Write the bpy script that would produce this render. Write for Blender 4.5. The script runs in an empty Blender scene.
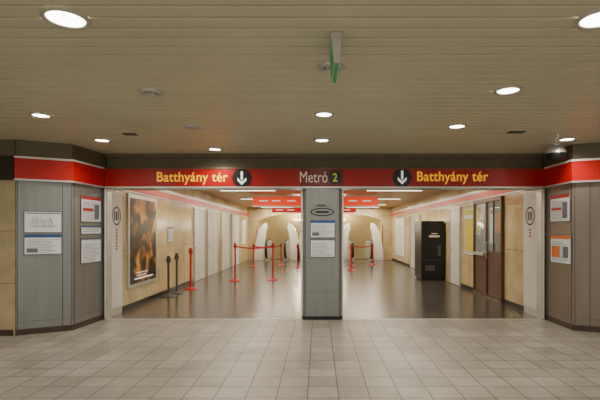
import bpy, math, random
from mathutils import Vector, Matrix
random.seed(4)
F=433.0; CX=318.0; CY=231.0; H=1.6
scene=bpy.context.scene

# ------------------------------------------------------------ materials
def new_mat(name):
    m=bpy.data.materials.new(name); m.use_nodes=True
    nt=m.node_tree; b=nt.nodes['Principled BSDF']
    return m,nt,b
def lin(c):
    return tuple(((v/255.0)/12.92 if v/255.0<=0.04045 else ((v/255.0+0.055)/1.055)**2.4) for v in c)
def plain(name,rgb,rough=0.5,metal=0.0,emit=0.0,var=0.08,scale=6.0,stretch=(1,1,1),ecol=None):
    m,nt,b=new_mat(name)
    c=lin(rgb)
    geo=nt.nodes.new('ShaderNodeNewGeometry')
    mp=nt.nodes.new('ShaderNodeMapping'); mp.inputs['Scale'].default_value=stretch
    nz=nt.nodes.new('ShaderNodeTexNoise'); nz.inputs['Scale'].default_value=scale; nz.inputs['Detail'].default_value=4
    nt.links.new(geo.outputs['Position'],mp.inputs['Vector']); nt.links.new(mp.outputs['Vector'],nz.inputs['Vector'])
    r=nt.nodes.new('ShaderNodeValToRGB')
    r.color_ramp.elements[0].position=0.3; r.color_ramp.elements[1].position=0.7
    r.color_ramp.elements[0].color=tuple(v*(1-var) for v in c)+(1,)
    r.color_ramp.elements[1].color=tuple(min(1,v*(1+var)) for v in c)+(1,)
    nt.links.new(nz.outputs['Fac'],r.inputs['Fac']); nt.links.new(r.outputs['Color'],b.inputs['Base Color'])
    b.inputs['Roughness'].default_value=rough; b.inputs['Metallic'].default_value=metal
    if emit>0:
        b.inputs['Emission Color'].default_value=(lin(ecol) if ecol else c)+(1,); b.inputs['Emission Strength'].default_value=emit
    return m
def tiles(name,ax,w,h,c1,c2,grout,rough=0.4,mortar=0.006,noise=0.25,nscale=2.0,off=0.0,shift=(0,0),bump=0.1):
    m,nt,b=new_mat(name)
    geo=nt.nodes.new('ShaderNodeNewGeometry'); sp=nt.nodes.new('ShaderNodeSeparateXYZ'); cb=nt.nodes.new('ShaderNodeCombineXYZ')
    nt.links.new(geo.outputs['Position'],sp.inputs[0])
    nt.links.new(sp.outputs[ax[0]],cb.inputs[0]); nt.links.new(sp.outputs[ax[1]],cb.inputs[1])
    ad=nt.nodes.new('ShaderNodeVectorMath'); ad.operation='ADD'; ad.inputs[1].default_value=(shift[0]+40*w,shift[1]+40*h,0)
    nt.links.new(cb.outputs[0],ad.inputs[0])
    br=nt.nodes.new('ShaderNodeTexBrick'); br.offset=off; br.squash=1.0
    br.inputs['Scale'].default_value=1; br.inputs['Brick Width'].default_value=w; br.inputs['Row Height'].default_value=h
    br.inputs['Mortar Size'].default_value=mortar; br.inputs['Mortar Smooth'].default_value=0.2
    br.inputs['Color1'].default_value=lin(c1)+(1,); br.inputs['Color2'].default_value=lin(c2)+(1,); br.inputs['Mortar'].default_value=lin(grout)+(1,)
    nt.links.new(ad.outputs[0],br.inputs['Vector'])
    nz=nt.nodes.new('ShaderNodeTexNoise'); nz.inputs['Scale'].default_value=nscale; nz.inputs['Detail'].default_value=6; nz.inputs['Roughness'].default_value=0.65
    nt.links.new(geo.outputs['Position'],nz.inputs['Vector'])
    mr=nt.nodes.new('ShaderNodeMapRange'); mr.inputs[1].default_value=0.3; mr.inputs[2].default_value=0.7
    mr.inputs[3].default_value=1-noise; mr.inputs[4].default_value=1+noise*0.4
    nt.links.new(nz.outputs['Fac'],mr.inputs[0])
    mx=nt.nodes.new('ShaderNodeVectorMath'); mx.operation='SCALE'
    nt.links.new(br.outputs['Color'],mx.inputs[0]); nt.links.new(mr.outputs[0],mx.inputs['Scale'])
    nt.links.new(mx.outputs[0],b.inputs['Base Color'])
    b.inputs['Roughness'].default_value=rough
    bp=nt.nodes.new('ShaderNodeBump'); bp.inputs['Strength'].default_value=bump; bp.inputs['Distance'].default_value=0.003; bp.invert=True
    nt.links.new(br.outputs['Fac'],bp.inputs['Height']); nt.links.new(bp.outputs[0],b.inputs['Normal'])
    return m

M={}
M['slat']=plain('ceiling_slat_paint',(214,208,182),0.40,0.1,var=0.05,scale=1.2)
M['void']=plain('ceiling_void_dark',(60,54,42),0.9)
M['fascia']=plain('fascia_dark_olive',(104,98,76),0.6)
M['hall_floor']=tiles('hall_floor_tile',(0,1),0.30,0.30,(174,168,154),(157,151,138),(90,84,75),0.36,0.006,0.30,1.6,shift=(0.1,0.05))
M['cor_floor']=tiles('corridor_floor_tile',(0,1),0.6,0.6,(84,78,72),(74,69,63),(48,43,38),0.22,0.010,0.3,1.0)
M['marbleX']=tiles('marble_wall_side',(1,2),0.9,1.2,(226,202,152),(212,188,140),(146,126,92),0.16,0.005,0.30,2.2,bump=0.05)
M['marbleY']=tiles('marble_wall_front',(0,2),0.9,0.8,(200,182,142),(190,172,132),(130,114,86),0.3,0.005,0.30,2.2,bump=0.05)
M['steel']=plain('kiosk_steel',(140,141,138),0.36,0.5,var=0.07,scale=4,stretch=(2.5,2.5,0.25))
M['steel_b']=plain('kiosk_steel_brown',(134,122,108),0.38,0.45,var=0.07,scale=4,stretch=(2.5,2.5,0.25))
M['seam']=plain('seam_dark',(60,56,50),0.6)
M['plinth']=plain('plinth_dark',(70,56,44),0.5)
M['black']=plain('black_plastic',(18,18,18),0.35)
M['alu']=plain('aluminium_trim',(205,205,200),0.35,0.6,var=0.04)
M['white']=plain('white_enamel',(236,232,222),0.4,var=0.03)
M['red']=plain('sign_red',(164,14,10),0.28,0,emit=0.03,var=0.05,ecol=(190,16,6))
M['redk']=plain('sign_red_kiosk',(182,20,12),0.22,0,emit=0.04,var=0.05,ecol=(210,24,8))
M['redd']=plain('sign_red_dull',(118,20,16),0.3,0,emit=0.02,var=0.05,ecol=(120,20,16))
M['orange']=plain('sign_orange',(214,54,10),0.4,0,emit=0.75,ecol=(250,64,0))
M['redlit']=plain('sign_red_lit',(190,12,6),0.4,0,emit=0.45,ecol=(235,20,0))
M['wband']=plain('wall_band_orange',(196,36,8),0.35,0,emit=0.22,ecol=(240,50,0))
M['yellow']=plain('letter_yellow',(250,190,0),0.5,0,emit=0.55,ecol=(255,180,0),var=0.01)
M['letterw']=plain('letter_white',(250,250,245),0.4,0,emit=0.5,var=0.01)
M['letterg']=plain('letter_grey',(210,196,176),0.4,0,emit=0.16,var=0.01)
M['letterolive']=plain('letter_olive',(190,190,60),0.4,0,emit=0.2,var=0.01)
M['paper']=plain('paper_white',(232,234,232),0.6,var=0.03,emit=0.03)
M['ink']=plain('ink_grey',(110,112,116),0.7)
M['inkd']=plain('ink_dark',(30,30,32),0.6)
M['blue']=plain('print_blue',(44,80,150),0.6)
M['pred']=plain('print_red',(190,36,30),0.6)
M['porange']=plain('print_orange',(226,120,40),0.6)
M['pyel']=plain('print_yellow',(226,208,80),0.6)
M['pgreen']=plain('print_green',(50,140,80),0.5,emit=0.12,ecol=(40,190,90))
M['lamp']=plain('lamp_lens',(255,250,235),0.4,0,emit=14,ecol=(255,248,234),var=0)
M['rim']=plain('lamp_rim',(200,196,182),0.35,0.4)
M['vent']=plain('vent_grey',(120,116,102),0.5,0.3)
M['bronze']=plain('bronze_frame',(104,80,60),0.35,0.4)
M['stred']=plain('stanchion_red',(196,20,14),0.35,emit=0.02)
M['grey']=plain('grey_post',(92,90,88),0.45,0.4)
M['tube']=plain('tube_light',(255,250,235),0.4,0,emit=4,ecol=(255,240,214),var=0)
M['cceil']=plain('corridor_ceiling_paint',(206,176,120),0.35,0.1)
M['tunnel']=plain('tunnel_plaster',(214,190,136),0.5)
M['step']=plain('escalator_step',(80,80,80),0.4,0.6)
M['dkbrown']=plain('dark_brown_band',(46,36,28),0.5)
def glass():
    m,nt,b=new_mat('window_glass'); b.inputs['Base Color'].default_value=(0.45,0.5,0.45,1); b.inputs['Roughness'].default_value=0.05
    b.inputs['Alpha'].default_value=0.25; return m
M['glass']=glass()
def art():
    m,nt,b=new_mat('poster_art')
    geo=nt.nodes.new('ShaderNodeNewGeometry')
    nz=nt.nodes.new('ShaderNodeTexNoise'); nz.inputs['Scale'].default_value=2.2; nz.inputs['Detail'].default_value=8; nz.inputs['Distortion'].default_value=0.9
    r=nt.nodes.new('ShaderNodeValToRGB'); e=r.color_ramp.elements
    e[0].position=0.42; e[0].color=lin((14,18,20))+(1,)
    e[1].position=0.74; e[1].color=lin((226,184,110))+(1,)
    x=e.new(0.51); x.color=lin((64,44,22))+(1,)
    x=e.new(0.60); x.color=lin((176,110,34))+(1,)
    nt.links.new(geo.outputs['Position'],nz.inputs['Vector']); nt.links.new(nz.outputs['Fac'],r.inputs['Fac'])
    nt.links.new(r.outputs['Color'],b.inputs['Base Color']); b.inputs['Roughness'].default_value=0.3
    nt.links.new(r.outputs['Color'],b.inputs['Emission Color']); b.inputs['Emission Strength'].default_value=0.2
    return m
M['art']=art()

# ------------------------------------------------------------ mesh builder
class MB:
    def __init__(s,name): s.name=name; s.v=[]; s.f=[]; s.m=[]; s.sm=[]; s.mats=[]
    def mi(s,k):
        if k not in s.mats: s.mats.append(k)
        return s.mats.index(k)
    def add(s,vs,fs,k,mtx=None,smooth=False):
        o=len(s.v)
        for p in vs:
            p=Vector(p)
            if mtx is not None: p=mtx@p
            s.v.append(p)
        i=s.mi(k)
        for f in fs:
            s.f.append([o+a for a in f]); s.m.append(i); s.sm.append(smooth)
    def box(s,x0,x1,y0,y1,z0,z1,k,mtx=None):
        vs=[(x0,y0,z0),(x1,y0,z0),(x1,y1,z0),(x0,y1,z0),(x0,y0,z1),(x1,y0,z1),(x1,y1,z1),(x0,y1,z1)]
        s.add(vs,[(0,3,2,1),(4,5,6,7),(0,1,5,4),(1,2,6,5),(2,3,7,6),(3,0,4,7)],k,mtx)
    def prism(s,pts,z0,z1,k,mtx=None,smooth=False):
        n=len(pts)
        vs=[(p[0],p[1],z0) for p in pts]+[(p[0],p[1],z1) for p in pts]
        s.add(vs,[tuple(range(n))[::-1],tuple(range(n,2*n))],k,mtx)
        s.add(vs,[(i,(i+1)%n,n+(i+1)%n,n+i) for i in range(n)],k,mtx,smooth)
    def cyl(s,p0,p1,r,k,r2=None,seg=24):
        p0=Vector(p0); p1=Vector(p1); r2=r if r2 is None else r2
        d=(p1-p0).normalized(); q=d.to_track_quat('Z','Y').to_matrix()
        vs=[]
        for (p,rr) in ((p0,r),(p1,r2)):
            for i in range(seg):
                a=2*math.pi*i/seg; vs.append(p+q@Vector((rr*math.cos(a),rr*math.sin(a),0)))
        s.add(vs,[(i,(i+1)%seg,seg+(i+1)%seg,seg+i) for i in range(seg)],k,None,True)
        s.add(vs,[tuple(range(seg))[::-1],tuple(range(seg,2*seg))],k)
    def lathe(s,prof,c,k,seg=32,mtx=None):
        vs=[];n=len(prof)
        for i in range(seg):
            a=2*math.pi*i/seg
            for r,z in prof: vs.append((c[0]+r*math.cos(a),c[1]+r*math.sin(a),c[2]+z))
        fs=[]
        for i in range(seg):
            j=(i+1)%seg
            for t in range(n-1): fs.append((i*n+t,j*n+t,j*n+t+1,i*n+t+1))
        s.add(vs,fs,k,mtx,True)
    def tube(s,path,r,k,seg=10,flat=1.0):
        for a,b in zip(path[:-1],path[1:]): s.cyl(a,b,r,k,seg=seg)
    def text(s,body,mtx,w,h,k,bold=0.0,z=0.0):
        cu=bpy.data.curves.new('t','FONT'); cu.body=body; cu.offset=bold; cu.align_x='LEFT'; cu.resolution_u=6
        cu.space_character=1.04
        ob=bpy.data.objects.new('t',cu); scene.collection.objects.link(ob)
        bpy.context.view_layer.update()
        dg=bpy.context.evaluated_depsgraph_get()
        me=bpy.data.meshes.new_from_object(ob.evaluated_get(dg))
        xs=[v.co.x for v in me.vertices]; ys=[v.co.y for v in me.vertices]
        x0,x1,y0,y1=min(xs),max(xs),min(ys),max(ys)
        vs=[(((v.co.x-x0)/(x1-x0)-0.5)*w,((v.co.y-y0)/(y1-y0)-0.5)*h,z) for v in me.vertices]
        s.add(vs,[tuple(p.vertices) for p in me.polygons],k,mtx)
        bpy.data.objects.remove(ob); bpy.data.meshes.remove(me); bpy.data.curves.remove(cu)
    def done(s,bevel=0):
        me=bpy.data.meshes.new(s.name)
        c=Vector((0,0,0))
        if s.v:
            c=Vector([(min(v[i] for v in s.v)+max(v[i] for v in s.v))/2 for i in range(3)])
        me.from_pydata([tuple(v-c) for v in s.v],[],s.f)
        for k in s.mats: me.materials.append(M[k])
        for p,i,sm in zip(me.polygons,s.m,s.sm): p.material_index=i; p.use_smooth=sm
        me.update()
        ob=bpy.data.objects.new(s.name,me); ob.location=c
        scene.collection.objects.link(ob)
        if bevel:
            b=ob.modifiers.new('bevel','BEVEL'); b.width=bevel; b.segments=2; b.limit_method='ANGLE'
        return ob
def frame(c,r,u=(0,0,1)):
    r=Vector(r).normalized(); u=Vector(u).normalized(); n=r.cross(u)
    m=Matrix.Identity(4)
    for i,a in enumerate((r,u,n)):
        for j in range(3): m[j][i]=a[j]
    for j in range(3): m[j][3]=c[j]
    return m
FRONT=(1,0,0)      # facing the camera (normal -Y)
LWALL=(0,1,0)      # on left wall, facing +X
RWALL=(0,-1,0)     # on right wall, facing -X

# ------------------------------------------------------------ shell
YB=7.87; YE=24.0; XL=-3.89; XR=4.12
b=MB('floor'); b.box(-9,9,-3,YB,-0.1,0,'hall_floor'); b.box(-4.2,4.4,YB,YE+1.0,-0.1,0,'cor_floor')
b.box(-3.82,4.05,YB-0.02,YB+0.02,0,0.004,'alu'); b.done()

b=MB('ceiling')
y=-3.0
pitch=0.15
while y<YB-0.01:
    y1=min(y+pitch-0.010,YB)
    pr=[(y,3.03),(y+0.005,3.003),(y+0.012,3.0),(y1-0.012,3.0),(y1-0.005,3.003),(y1,3.03)]
    n=len(pr)
    vs=[(-9,p[0],p[1]) for p in pr]+[(9,p[0],p[1]) for p in pr]
    b.add(vs,[(i,n+i,n+i+1,i+1) for i in range(n-1)],'slat')
    y+=pitch
b.box(-9,9,-3,YB+0.4,3.05,3.1,'void')
b.done()

b=MB('wall_front_left')
b.box(-9,-4.63,6.62,6.9,0.0,2.38,'marbleY'); b.box(-9,-4.63,6.58,6.9,2.38,2.745,'dkbrown'); b.box(-9,-4.63,6.62,6.9,2.745,3.0,'fascia')
b.done()
b=MB('wall_hall_left'); b.box(-9.1,-9,-3,6.9,0,3,'marbleX'); b.done()
b=MB('wall_left'); b.box(-4.3,XL,YB+0.14,YE,0,2.9,'marbleX'); b.done()
b=MB('baseboard_left'); b.box(XL,XL+0.02,8.6,13.4,0,0.10,'black'); b.done()
b=MB('baseboard_front_left'); b.box(-9,-4.66,6.60,6.62,0,0.09,'plinth'); b.done()
b=MB('wall_front_right'); b.box(5.32,9,6.5,6.9,0,3.0,'marbleY'); b.done()
b=MB('wall_hall_right'); b.box(9,9.1,-3,6.9,0,3,'marbleX'); b.done()
b=MB('wall_right'); b.box(XR,4.5,YB+0.14,YE,0,2.9,'marbleX'); b.done()
b=MB('baseboard_right'); b.box(XR-0.02,XR,8.65,9.55,0,0.10,'black'); b.box(XR-0.02,XR,11.4,12.4,0,0.10,'black'); b.box(XR-0.02,XR,15,17.3,0,0.10,'black'); b.box(XR-0.02,XR,19.3,YE,0,0.10,'black'); b.done()

b=MB('ceiling_corridor')
y=8.2
while y<YE:
    b.box(-3.95,4.15,y,y+0.185,2.9,2.93,'cceil'); y+=0.2
b.box(-4.3,4.5,8.2,YE,2.93,2.97,'void'); b.done()

for nm,x0,x1,xa,xb in (('trim_left',XL,XL+0.05,XL,XL+0.03),('trim_right',XR-0.05,XR,XR-0.03,XR)):
    b=MB(nm); b.box(x0,x1,8.25,YE,2.43,2.56,'wband'); b.box(xa,xb,8.25,YE,2.57,2.64,'alu'); b.box(xa,xb,8.25,YE,2.40,2.425,'alu'); b.done()

# ------------------------------------------------------------ notices
G=0.004
def notice(b,m,w,h,kind):
    """framed paper on plane m (local x right, y up, z out)"""
    b.box(-w/2,w/2,-h/2,h/2,G,0.012,'ink' if kind!='yellow' else 'alu',m)
    w2,h2=w-0.035,h-0.035
    b.box(-w2/2,w2/2,-h2/2,h2/2,0.012,0.014,'paper',m)
    z0,z1=0.0142,0.0152
    if kind=='map':
        for i in range(9):
            a=-w2/2+random.uniform(.05,.9)*w2; c=random.uniform(-.4,.3)*h2
            t=random.uniform(-0.5,0.5)
            mm=m@Matrix.Rotation(t,4,'Z')
            b.box(a*0.7-0.002,a*0.7+0.002,-h2*0.3,h2*random.uniform(.1,.28),z0,z1,'ink',mm)
            b.box(-w2*random.uniform(.2,.4),w2*random.uniform(.2,.4),c*0.7,c*0.7+0.003,z0,z1,'ink',m)
        b.box(-w2/2+.01,w2/2-.01,h2/2-0.03,h2/2-0.012,z0,z1,'ink',m)
        return
    hc={'blue':'blue','red':'pred','orange':'porange','yellow':'pyel','plain':'ink'}[kind]
    hh=h*0.12 if kind!='plain' else 0.02
    b.box(-w2/2,w2/2,h2/2-hh,h2/2,z0,z1,hc,m)
    yy=h2/2-h*0.22; i=0
    while yy>-h2/2+0.02:
        ww=w2*random.uniform(0.55,0.9)
        b.box(-w2*0.44,-w2*0.44+ww,yy-0.006,yy,z0,z1,'ink',m); yy-=0.024; i+=1
    if kind in('yellow',): b.box(-w2*0.45,w2*0.45,-h2*0.45,h2*0.3,z1,z1+0.001,'pyel',m)
    if kind=='orange':
        b.box(-w2*0.45,-w2*0.02,-h2*0.3,h2*0.1,z1,z1+0.001,'porange',m); b.box(w2*0.15,w2*0.4,-h2*0.3,h2*0.1,z1,z1+0.001,'ink',m)
    if kind=='red': b.box(-w2*0.45,w2*0.1,-h2*0.08,h2*0.02,z1,z1+0.001,'pred',m); b.box(w2*0.15,w2*0.4,-h2*0.4,h2*0.2,z1,z1+0.001,'ink',m)
    if kind=='blue' and h>0.2: b.box(-w2*0.45,-w2*0.15,-h2*0.42,-h2*0.2,z1,z1+0.001,'ink',m)

# ------------------------------------------------------------ kiosks (steel clad corners)
A=(-4.615,6.62); B=(-3.96,6.98); C=(XL,7.86); D=(XL,8.0); E=(-4.615,8.0)
A2=(5.29,6.42); B2=(4.11,6.98); C2=(XR,7.86); D2=(XR,8.0); E2=(5.29,8.0)
def kiosk(name,pts,steel,side):
    b=MB(name)
    P=[Vector(p) for p in pts]
    poly=list(P) if side<0 else P[::-1]
    b.prism([tuple(p) for p in poly],0,2.38,steel)
    def out(off):
        s=-side
        q=[P[0]+Vector((0,-off)),P[1]+Vector((s*off,-off)),P[2]+Vector((s*off,0)),P[3]+Vector((s*off,0)),P[4]]
        if side>0: q=q[::-1]
        return [tuple(p) for p in q]
    b.prism(out(0.012),0,0.09,'plinth')
    b.prism(out(0.04),2.40,2.715,'redk')
    b.prism(out(0.048),2.375,2.40,'alu'); b.prism(out(0.05),2.715,2.745,'white')
    b.prism([tuple(p) for p in poly],2.745,3.0,'fascia')
    for p,q,ts in ((P[0],P[1],(0.02,0.82,0.98)),(P[1],P[2],(0.05,0.97))):
        d=(q-p); L=d.length; d3=Vector((d.x,d.y,0)).normalized()
        if side>0: d3=-d3
        for t in ts:
            c=p+d*t; m=frame((c.x,c.y,0),d3); b.box(-0.004,0.004,0.09,2.375,0,0.003,'seam',m)
        c=(p+q)/2; m=frame((c.x,c.y,0),d3)
        b.box(-L*0.49,L*0.49,0.20,0.203,0,0.002,'seam',m)
    return b
def fr(p,q,t,z,side):
    p=Vector(p);q=Vector(q); d=q-p; c=p+d*t; d3=Vector((d.x,d.y,0))
    if side>0: d3=-d3
    return frame((c.x,c.y,z),d3)
kiosk('kiosk_cladding',[A,B,C,D,E],'steel',-1).done()
kiosk('kiosk_cladding',[A2,B2,C2,D2,E2],'steel_b',1).done()
def notice_obj(name,m,w,h,kind):
    b=MB(name); notice(b,m,w,h,kind); b.done()
def zof(py,Y): return H+(CY-py)/F*Y
notice_obj('map_notice',fr(A,B,0.47,zof(222,6.75),-1),0.52,0.35,'map')
notice_obj('information_notice',fr(A,B,0.47,zof(244.5,6.75),-1),0.52,0.33,'blue')
notice_obj('information_notice',fr(B,C,0.56,zof(209,7.4),-1),0.58,0.46,'red')
notice_obj('information_notice',fr(B,C,0.56,zof(230,7.4),-1),0.58,0.16,'blue')
notice_obj('information_notice',fr(B,C,0.56,zof(250.5,7.4),-1),0.58,0.44,'plain')
notice_obj('information_notice',fr(B2,C2,0.42,zof(208,7.35),1),0.62,0.48,'red')
notice_obj('information_notice',fr(B2,C2,0.40,zof(249,7.35),1),0.64,0.50,'orange')

# ------------------------------------------------------------ sign beam
b=MB('station_sign_beam')
yf=7.80
b.box(XL+0.05,XR-0.05,yf,8.18,2.40,2.715,'red')
b.box(-0.32,0.47,yf-0.004,yf,2.40,2.715,'redd')
b.box(XL+0.055,XR-0.055,yf-0.012,8.19,2.715,2.745,'bronze')
b.box(XL+0.055,XR-0.055,yf-0.014,8.19,2.37,2.40,'alu')
b.box(XL+0.05,XR-0.05,YB+0.01,8.18,2.745,2.999,'fascia')
b.box(XL+0.05,XR-0.05,yf+0.02,YB,2.93,2.996,'fascia')
for sx_ in (-2.95,-1.3,1.5,3.0): b.box(sx_-.003,sx_+.003,yf-0.003,yf,2.40,2.715,'redd')
def sx(px): return (px-CX)/F*yf
def sz(py): return H+(CY-py)/F*yf
def T(px0,px1,y0,y1): return frame((sx((px0+px1)/2),yf-0.008,sz((y0+y1)/2)),FRONT),(px1-px0)/F*yf,(y1-y0)/F*yf
m,w,h=T(157,228,172,184.8); b.text('Batthyány tér',m,w,h,'yellow',0.014)
m,w,h=T(417,488,171.5,184.3); b.text('Batthyány tér',m,w,h,'yellow',0.014)
m,w,h=T(300,327.5,171.5,182.6); b.text('Metró',m,w,h,'letterg',0.0)
def disc(px,py,r,ring=None):
    c=(sx(px),yf,sz(py))
    b.cyl(c,(c[0],yf-0.01,c[2]),r,'black',seg=40)
    return frame((c[0],yf-0.014,c[2]),FRONT)
for px,py in ((242,178),(402,177.5)):
    m=disc(px,py,0.172)
    b.box(-0.019,0.019,-0.03,0.12,0,0.004,'letterw',m)
    b.prism([(0,-0.125),(0.08,-0.045),(0.08,0.005),(0.019,-0.056),(-0.019,-0.056),(-0.08,0.005),(-0.08,-0.045)],0,0.004,'letterw',m)
m=disc(335,177.5,0.125); b.text('2',m,0.09,0.155,'letterolive',0.014,0.001)
b.done()

for xx in (XL+0.03,XR-0.03-0.06):
    b=MB('portal_post'); b.box(xx,xx+0.06,7.81,7.99,0,2.365,'alu'); b.box(xx+0.02,xx+0.04,7.80,7.81,0.02,2.34,'white'); b.done(0.004)

# ------------------------------------------------------------ pillar
b=MB('steel_pillar')
x0,x1=-0.275,0.43; ya,yb=7.81,8.5; ch=0.05
P=[(x0,ya+ch),(x0+ch,ya),(x1-ch,ya),(x1,ya+ch),(x1,yb-ch),(x1-ch,yb),(x0+ch,yb),(x0,yb-ch)]
b.prism(P,0.0,2.365,'steel')
e=0.012
P2=[(x0-e,ya+ch-e),(x0+ch-e,ya-e),(x1-ch+e,ya-e),(x1+e,ya+ch-e),(x1+e,yb-ch+e),(x1-ch+e,yb+e),(x0+ch-e,yb+e),(x0-e,yb-ch+e)]
b.prism(P2,0,0.06,'black')
for xx in (x0-0.035,x1+0.005): b.box(xx,xx+0.03,ya+0.08,ya+0.14,0,2.365,'white')
m=frame(((x0+x1)/2,ya,0),FRONT)
for xx in (x0+ch+0.0,x1-ch): b.box(xx-0.003-(x0+x1)/2,xx+0.003-(x0+x1)/2,0.06,2.36,0,0.003,'seam',m)
b.box(-0.3,0.3,0.50,0.503,0,0.002,'seam',m)
m=frame((0.077,ya,sz(212)),FRONT)
# plain stand-in mark: outlined ellipse, bars
N=32
ro=[(0.215*math.cos(2*math.pi*i/N),0.075*math.sin(2*math.pi*i/N),0.003) for i in range(N)]
ri=[(0.19*math.cos(2*math.pi*i/N),0.055*math.sin(2*math.pi*i/N),0.003) for i in range(N)]
b.add(ro+ri,[(i,(i+1)%N,N+(i+1)%N,N+i) for i in range(N)],'inkd',m)
b.box(-0.12,0.12,-0.018,0.018,0,0.003,'inkd',m); b.box(-0.16,0.16,0.10,0.108,0,0.003,'inkd',m)
b.box(-0.10,0.06,0.115,0.135,0,0.003,'inkd',m)
b.done()
notice_obj('information_notice',frame((0.085,ya,sz(229)),FRONT),0.46,0.33,'blue')
notice_obj('information_notice',frame((0.085,ya,sz(248)),FRONT),0.46,0.35,'plain')

# ------------------------------------------------------------ corridor side panels with round mark
def side_panel(name,x,y0,y1,r,sgn):
    b=MB(name)
    yc=(y0+y1)/2; W=y1-y0
    m=frame((x,yc,0),r)
    b.box(-W/2,W/2,0.14,2.36,0.002,0.03,'white',m); b.box(-W/2,W/2,0.0,0.14,0.002,0.025,'alu',m)
    zc=1.6+15*yc/F; t=0.03
    seg=36; R=0.18
    ro=[(R*math.cos(2*math.pi*i/seg),zc+R*math.sin(2*math.pi*i/seg)) for i in range(seg)]
    ri=[(R*.84*math.cos(2*math.pi*i/seg),zc+R*.84*math.sin(2*math.pi*i/seg)) for i in range(seg)]
    vs=[(p[0],p[1],t+0.003) for p in ro+ri]
    b.add(vs,[(i,(i+1)%seg,seg+(i+1)%seg,seg+i) for i in range(seg)],'inkd',m)
    for q in (-0.07,0,0.07): b.box(q-0.017,q+0.017,zc-0.085,zc+0.085,t,t+0.004,'inkd',m)
    for i in range(7 if sgn<0 else 3): b.box(-0.03,0.03,zc-0.29-i*0.06,zc-0.25-i*0.06,t,t+0.003,'pred',m)
    b.done()
side_panel('line_marker_panel',XL,8.04,8.55,LWALL,-1)
side_panel('line_marker_panel',XR,8.08,8.62,RWALL,1)

# large illuminated poster, left wall
b=MB('framed_poster')
m=frame((XL,9.6,1.39),LWALL)
b.box(-0.78,0.78,-0.98,0.98,0.002,0.03,'alu',m); b.box(-0.70,0.70,-0.90,0.90,0.03,0.035,'art',m)
b.box(-0.5,0.5,-0.82,-0.79,0.035,0.037,'letterw',m)
for i in range(2): b.box(-0.4,0.1+0.1*i,-0.75+0.06*i,-0.735+0.06*i,0.035,0.037,'letterw',m)
b.done(0.006)
def flush_door(name,x,y0,y1,r,h=2.2,sgn=1):
    b=MB(name); W=y1-y0; m=frame((x,(y0+y1)/2,0),r)
    b.box(-W/2,-W/2+0.06,0,h,0.002,0.05,'alu',m); b.box(W/2-0.06,W/2,0,h,0.002,0.05,'alu',m); b.box(-W/2+.06,W/2-.06,h-0.06,h,0.002,0.05,'alu',m)
    b.box(-W/2+0.065,W/2-0.065,0.01,h-0.065,0.002,0.03,'white',m)
    if W>1.2: b.box(-0.003,0.003,0.01,h-0.065,0.03,0.032,'seam',m)
    hx=(W/2-0.16)*(-1)
    b.box(hx-0.02,hx+0.02,0.98,1.12,0.03,0.036,'alu',m); b.box(hx-0.01,hx+0.10,1.06,1.08,0.05,0.065,'alu',m); b.box(hx-0.01,hx+0.01,1.06,1.08,0.036,0.065,'alu',m)
    b.done()
flush_door('door_1',XL,13.5,14.8,LWALL,2.35); flush_door('door_2',XL,15.1,16.7,LWALL,2.35)
flush_door('door_3',XL,17.3,18.9,LWALL,2.35); flush_door('door_4',XL,19.4,21.2,LWALL,2.35)
flush_door('door_5',XR,12.45,13.4,RWALL,2.3); flush_door('door_6',XR,17.4,19.2,RWALL,2.3)
def wall_poster(x,y0,y1,z0,z1,r,kind):
    notice_obj('framed_notice',frame((x,(y0+y1)/2,(z0+z1)/2),r),y1-y0,z1-z0,kind)
wall_poster(XR,20.6,22.9,0.35,2.3,RWALL,'plain'); wall_poster(XR,11.42,12.15,0.95,2.2,RWALL,'yellow')
wall_poster(XL,11.2,11.6,1.3,1.7,LWALL,'plain'); wall_poster(XL,22,23.2,0.9,2.2,LWALL,'plain')

# ticket office window + door on right wall
b=MB('ticket_office_front')
m=frame((XR,10.45,0),RWALL)
W=0.87
b.box(-W,W,0,0.08,0.002,0.07,'bronze',m); b.box(-W,W,2.30,2.38,0.002,0.07,'bronze',m)
for q in (-W,-0.05,W-0.07): b.box(q,q+0.07,0.08,2.30,0.002,0.07,'bronze',m)
b.box(-W+0.07,-0.05,0.08,1.0,0.002,0.04,'bronze',m); b.box(-W+0.07,-0.05,1.0,1.07,0.002,0.12,'alu',m)
b.box(-W+0.07,-0.05,1.07,2.3,0.002,0.01,'white',m); b.box(-W+0.07,-0.05,1.07,1.5,0.01,0.014,'ink',m)
b.box(-W+0.12,-0.5,1.55,2.2,0.01,0.014,'pyel',m)
b.box(-0.46,-0.3,1.3,1.9,0.014,0.018,'blue',m); b.box(-0.26,-0.1,1.5,2.0,0.014,0.018,'pred',m)
b.box(-W+0.07,-0.05,1.07,2.3,0.03,0.036,'glass',m)
b.box(0.02,W-0.07,0.08,1.05,0.002,0.04,'bronze',m); b.box(0.02,W-0.07,1.05,1.12,0.002,0.055,'bronze',m)
b.box(0.02,W-0.07,1.12,2.3,0.002,0.01,'ink',m); b.box(0.1,0.42,1.3,2.15,0.01,0.014,'paper',m); b.box(0.46,W-0.14,1.55,2.0,0.014,0.018,'porange',m); b.box(0.15,0.38,2.0,2.1,0.014,0.018,'pred',m)
b.box(0.02,W-0.07,1.12,2.3,0.03,0.036,'glass',m)
b.box(0.385,0.415,1.12,2.3,0.03,0.06,'bronze',m)
b.cyl(m@Vector((0.07,0.95,0.09)),m@Vector((0.07,1.35,0.09)),0.012,'alu',seg=12)
for zz in (0.97,1.33): b.cyl(m@Vector((0.07,zz,0.04)),m@Vector((0.07,zz,0.09)),0.008,'alu',seg=10)
b.done()

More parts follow.
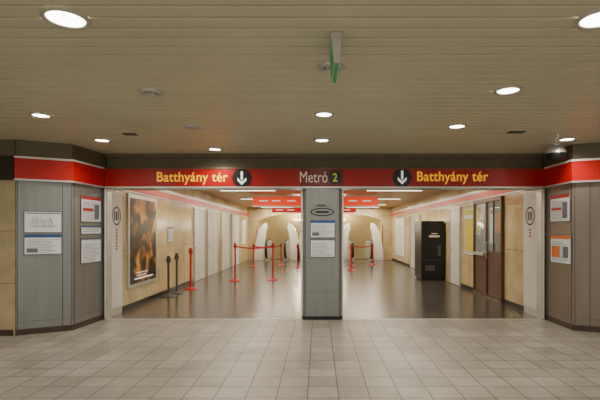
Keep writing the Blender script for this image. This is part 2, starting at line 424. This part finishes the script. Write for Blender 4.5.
b=MB('vending_machine')
b.box(3.32,4.05,13.92,14.85,0.06,1.92,'black'); b.box(3.36,4.01,13.96,14.8,0,0.06,'seam')
m=frame((3.685,13.92,0),FRONT)
b.box(-0.34,0.34,0.12,1.88,0,0.02,'black',m); b.box(-0.34,0.34,0.66,0.67,0.02,0.023,'grey',m)
b.box(-0.12,0.22,1.40,1.46,0.02,0.024,'letterg',m); b.box(-0.05,0.15,1.50,1.53,0.02,0.024,'letterg',m)
b.box(0.16,0.26,0.8,1.15,0.02,0.03,'grey',m); b.box(-0.24,0.06,0.32,0.5,0.02,0.03,'grey',m)
b.done(0.012)

# ------------------------------------------------------------ hanging signs in corridor
b=MB('hanging_direction_sign')
b.box(-2.33,2.15,15.5,15.66,2.5,2.82,'orange')
b.box(-2.35,2.17,15.49,15.67,2.82,2.85,'alu'); b.box(-2.35,2.17,15.49,15.67,2.47,2.5,'alu')
for xx in (-2.1,-1.0,0.1,1.2,2.0): b.cyl((xx,15.58,2.85),(xx,15.58,2.9),0.015,'alu',seg=8)
for xx in (-2.1,-1.65,-1.1,1.1,1.6): b.box(xx,xx+0.3,15.492,15.5,2.66,2.70,'letterw')
b.box(-1.65,1.36,15.52,15.64,2.27,2.44,'redlit')
for xx in (-1.5,-0.8,0.2,1.0): b.cyl((xx,15.58,2.44),(xx,15.58,2.47),0.012,'alu',seg=8)
for xx in (-1.5,-1.1,0.9): b.box(xx,xx+0.25,15.512,15.52,2.34,2.37,'letterw')
b.done()

# ------------------------------------------------------------ escalator hall at far end
b=MB('wall_back')
XA,XB=-3.4,3.6
b.box(-4.3,XA,YE,YE+0.3,-0.1,2.9,'marbleY'); b.box(XB,4.5,YE,YE+0.3,-0.1,2.9,'marbleY'); b.box(XA,XB,YE,YE+0.3,2.62,2.9,'marbleY')
n=14; prof=[]
xc=(XA+XB)/2; Rr=(XB-XA)/2
for i in range(n+1):
    a=math.pi*i/n; prof.append((xc-Rr*math.cos(a),1.9+0.72*math.sin(a)**0.7 if 0<i<n else 1.9))
prof=[(XA,-0.1)]+prof+[(XB,-0.1)]
arch=[(p[0],p[1]) for p in prof[1:-1]]
half=len(arch)//2
for seg_,cx_ in ((arch[:half+1],XA),(arch[half:],XB)):
    for p,q in zip(seg_[:-1],seg_[1:]):
        b.add([(p[0],YE+0.02,p[1]),(q[0],YE+0.02,q[1]),(q[0],YE+0.02,2.62),(p[0],YE+0.02,2.62)],[(0,1,2,3)],'marbleY')
b.done()
b=MB('ceiling_escalator_vault')
def sec(Y,dz): return [(p[0],Y,p[1]+dz) for p in prof]
secs=[(YE+0.02,0),(YE+1.0,0),(YE+9,-4.6)]
vs=[]
for Y,dz in secs: vs+=sec(Y,dz)
k=len(prof); fs=[]
for t in range(len(secs)-1):
    for i in range(k-1): fs.append((t*k+i,(t+1)*k+i,(t+1)*k+i+1,t*k+i+1))
b.add(vs,fs,'tunnel',None,False)
o=sec(YE+9,-4.6); b.add(o,[tuple(range(len(o)))],'tunnel')
b.done()
def balustrade(b,xc,sgn):
    y0=YE-1.1
    pts=[]
    R=0.46; zc=0.62
    for i in range(17):
        a=-math.pi/2-math.pi*i/16
        pts.append((y0+R+R*math.cos(a),zc+R*math.sin(a)))
    pts+= [(YE+1.0,zc+R),(YE+7.5,zc+R-3.75),(YE+7.5,zc-R-3.75),(YE+1.0,zc-R)]
    n=len(pts)
    xa,xb=xc-0.06,xc+0.06
    vs=[(xa,p[0],p[1]) for p in pts]+[(xb,p[0],p[1]) for p in pts]
    b.add(vs,[tuple(range(n)),tuple(range(n,2*n))[::-1]],'alu'); b.add(vs,[(i,n+i,n+(i+1)%n,(i+1)%n) for i in range(n)],'alu')
    b.box(xc-0.09,xc+0.09,YE-0.66,YE+1.0,0.002,0.2,'alu')
    path=[Vector((xc,p[0],p[1])) for p in pts[:19]]
    b.tube(path,0.06,'black',seg=8)
    # curved white fairing: blade sweeping outward and down beside the balustrade
    N=16; outer=[]; inner=[]
    for i in range(N+1):
        a=math.pi/2*i/N
        outer.append((xc+sgn*(0.10+0.66*math.sin(a)),2.05*math.cos(a)))
        inner.append((xc+sgn*(0.07+0.16*math.sin(a)),1.70*math.cos(a)))
    vs=[]
    for yy in (YE-0.12,YE+0.25):
        vs+=[(p[0],yy,p[1]) for p in outer]+[(p[0],yy,p[1]) for p in inner]
    K=N+1; fs=[]
    for i in range(N):
        fs.append((i,i+1,K+i+1,K+i)); fs.append((2*K+i,2*K+i+1,3*K+i+1,3*K+i))
        fs.append((i,i+1,2*K+i+1,2*K+i)); fs.append((K+i,K+i+1,3*K+i+1,3*K+i))
    fs.append((0,K,3*K,2*K))
    b.add(vs,fs,'white')
def escalator(xc,hw=0.5):
    b=MB('escalator')
    for s_ in (-1,1): balustrade(b,xc+s_*hw,s_)
    b.box(xc-0.40,xc+0.40,YE-1.0,YE+1.0,0.002,0.015,'step')
    for i in range(16):
        z=-(i+1)*0.2; yy=YE+1.02+i*0.4
        b.box(xc-0.43,xc+0.43,yy,yy+0.42,z-0.2,z,'step')
    b.box(xc-0.40,xc+0.40,YE-1.04,YE-1.0,0.002,0.018,'pyel')
    b.done()
for xx in (-2.25,0.1,2.35): escalator(xx)

# ------------------------------------------------------------ stanchions
def stanchion(name,x,y,h,mat,heads=()):
    b=MB(name)
    b.lathe([(0.0,0.0),(0.19,0.0),(0.19,0.012),(0.15,0.03),(0.05,0.045),(0.028,0.07)],(x,y,0),mat)
    b.cyl((x,y,0.04),(x,y,h-0.06),0.028,mat,seg=16)
    b.cyl((x,y,h-0.16),(x,y,h),0.042,mat,seg=16)
    b.lathe([(0.042,0),(0.03,0.015),(0,0.02)],(x,y,h),'black' if mat=='stred' else mat,seg=16)
    b.box(x-0.05,x+0.05,y-0.02,y+0.02,h-0.13,h-0.05,'black')
    return b
posts=[(-3.5,11.9,1.12,'stred'),(-2.66,13.9,1.2,'stred'),(-1.47,14.1,1.2,'stred'),(-2.9,19.5,1.0,'stred'),(-1.75,20.5,1.0,'stred'),(1.55,20.3,1.0,'stred'),(2.6,20.6,1.0,'stred'),(-0.9,19.0,1.0,'stred'),(1.35,17.6,1.0,'stred')]
def belt(b,p,q,z1,z2,s=0.06):
    p=Vector(p);q=Vector(q); n=8
    vs=[]
    for i in range(n+1):
        t=i/n; c=p.lerp(q,t); z=z1+(z2-z1)*t-s*4*t*(1-t)
        vs+=[(c.x,c.y,z-0.025),(c.x,c.y,z+0.025)]
    b.add(vs,[(2*i,2*i+2,2*i+3,2*i+1) for i in range(n)],'stred')
bb=[stanchion('barrier_stanchion',*p[:2],p[2],p[3]) for p in posts]
belt(bb[1],(-2.61,13.9),(-1.52,14.1),1.1,1.1); belt(bb[3],(-2.85,19.5),(-1.8,20.5),0.9,0.9)
belt(bb[5],(1.6,20.3),(2.55,20.6),0.9,0.9); belt(bb[8],(1.36,17.65),(1.54,20.25),0.9,0.9)
for q in bb: q.done()
stanchion('grey_stanchion',-3.66,10.6,0.98,'grey').done()
stanchion('grey_stanchion',-3.62,11.1,1.02,'grey').done()

# ------------------------------------------------------------ ceiling fixtures
ZC=3.0
def cpos(px,py):
    Y=(ZC-H)*F/(CY-py); return ((px-CX)/F*Y,Y)
lights=[(66,18,.115),(600,18,.115),(41,115,.09),(102,140,.095),(215,149,.095),(324,114,.09),(322,140,.095),(457,126,.095),(508,90,.10),(567,139,.095)]
extra=[(-1.7,0.6,.12),(1.9,0.6,.12),(0.1,-1.2,.12),(-5.8,4.5,.12),(6.0,4.5,.12),(-5.0,1.5,.12),(5.2,1.5,.12)]
allp=[cpos(a,c)+(r,) for a,c,r in lights]+extra
for (X,Y,r) in allp:
    b=MB('recessed_downlight')
    b.lathe([(r+0.035,0.0),(r+0.03,-0.012),(r+0.005,-0.014),(r,-0.006)],(X,Y,ZC),'rim')
    b.lathe([(r,-0.006),(r*0.7,-0.010),(0.0001,-0.012)],(X,Y,ZC),'lamp')
    o=b.done()
    ld=bpy.data.lights.new('downlight_beam','SPOT'); ld.energy=60; ld.color=(1,0.945,0.845); ld.spot_size=math.radians(158); ld.spot_blend=0.7; ld.shadow_soft_size=r
    lo=bpy.data.objects.new('downlight_beam',ld); lo.location=(X,Y,ZC-0.05); scene.collection.objects.link(lo)
    lo.parent=o; lo.matrix_parent_inverse=Matrix.Translation(-o.location)
for (px,py,r,k) in ((151,92,.12,'v'),(192,127,.11,'v'),(331,67,.12,'v'),(130,134,.09,'d'),(516,132,.11,'d')):
    X,Y=cpos(px,py); b=MB('ceiling_vent')
    if k=='v':
        b.lathe([(r,0),(r,-0.014),(r-0.025,-0.026),(r-0.035,-0.006)],(X,Y,ZC),'alu')
        b.lathe([(r-0.035,-0.006),(0.0001,-0.005)],(X,Y,ZC),'seam')
        for q in (0.3,0.6): b.lathe([(r*q+0.010,-0.006),(r*q,-0.018),(r*q-0.010,-0.006)],(X,Y,ZC),'alu')
    else:
        b.box(X-r,X+r,Y-0.06,Y+0.06,ZC-0.01,ZC,'seam')
        for q in (-0.03,0,0.03): b.box(X-r+.01,X+r-.01,Y+q-0.005,Y+q+0.005,ZC-0.014,ZC-0.01,'vent')
    b.done()
# hanging emergency sign, seen almost edge-on
b=MB('emergency_exit_sign')
m=Matrix.Translation((0.13,3.23,0))@Matrix.Rotation(math.radians(0.5),4,'Z')
tp=[(-0.020,2.78),(0.020,2.78),(0.036,2.955),(-0.036,2.955)]
vs=[(p[0],-0.19,p[1]) for p in tp]+[(p[0],0.19,p[1]) for p in tp]
b.add(vs,[(0,1,2,3),(7,6,5,4),(2,6,7,3)],'alu',m)
b.add(vs,[(0,4,5,1)],'alu',m)
b.add(vs,[(1,5,6,2),(3,7,4,0)],'pgreen',m)
b.box(-0.042,0.042,-0.2,0.2,2.955,2.998,'rim',m)
b.box(-0.012,0.012,-0.18,0.18,2.765,2.78,'pgreen',m)
b.done(0.003)
b=MB('security_camera_dome')
cx,cy,cz=3.84,7.0,2.86
b.cyl((cx,cy,3.0),(cx,cy,2.96),0.10,'alu',seg=24)
R=0.15
b.lathe([(R*math.sin(t),0.0+R*math.cos(t)) for t in [math.pi*i/24 for i in range(7,25)]],(cx,cy,cz-0.01),'black')
b.lathe([(R*1.04,-0.01),(R*1.04,0.03),(0.10,0.11),(0.0,0.11)],(cx,cy,cz),'alu')
b.done()

# ------------------------------------------------------------ corridor lights
for i,(yy) in enumerate((10.5,13.6,17.2,20.8,23.3)):
    for xx in (-2.2,2.4):
        b=MB('ceiling_strip_light'); b.box(xx-0.9,xx+0.9,yy-0.09,yy+0.09,2.87,2.899,'alu'); b.box(xx-0.86,xx+0.86,yy-0.07,yy+0.07,2.862,2.87,'tube'); o=b.done()
        ld=bpy.data.lights.new('strip_beam','AREA'); ld.shape='RECTANGLE'; ld.size=1.7; ld.size_y=0.14; ld.energy=54 if i<4 else 85; ld.color=(1,0.90,0.72)
        lo=bpy.data.objects.new('strip_beam',ld); lo.location=(xx,yy,2.855); scene.collection.objects.link(lo)
        lo.parent=o; lo.matrix_parent_inverse=Matrix.Translation(-o.location)
for xx in (-1.1,1.3):  # glowing bars and point lights added to brighten the escalator tunnel
    b=MB('tunnel_fill_lamp'); b.box(xx-0.3,xx+0.3,YE+0.4,YE+0.55,2.2,2.28,'tube'); b.box(xx-0.02,xx+0.02,YE+0.45,YE+0.5,2.28,2.45,'alu'); o=b.done()
    ld=bpy.data.lights.new('tunnel_fill_light','POINT'); ld.energy=85; ld.color=(1,0.90,0.68); ld.shadow_soft_size=0.2
    lo=bpy.data.objects.new('tunnel_fill_light',ld); lo.location=(xx,YE+0.9,1.9); scene.collection.objects.link(lo)
    lo.parent=o; lo.matrix_parent_inverse=Matrix.Translation(-o.location)

# ------------------------------------------------------------ world & camera
w=bpy.data.worlds.new('World'); scene.world=w; w.use_nodes=True
bg=w.node_tree.nodes['Background']; bg.inputs[0].default_value=(1.0,0.96,0.87,1); bg.inputs[1].default_value=1.15
cam=bpy.data.cameras.new('Camera'); co=bpy.data.objects.new('Camera',cam); scene.collection.objects.link(co)
co.location=(0,0,H); co.rotation_euler=(math.radians(90),0,0)
cam.sensor_width=36; cam.lens=36*F/600; cam.shift_x=-18/600; cam.shift_y=31/600
cam.clip_start=0.05
scene.camera=co
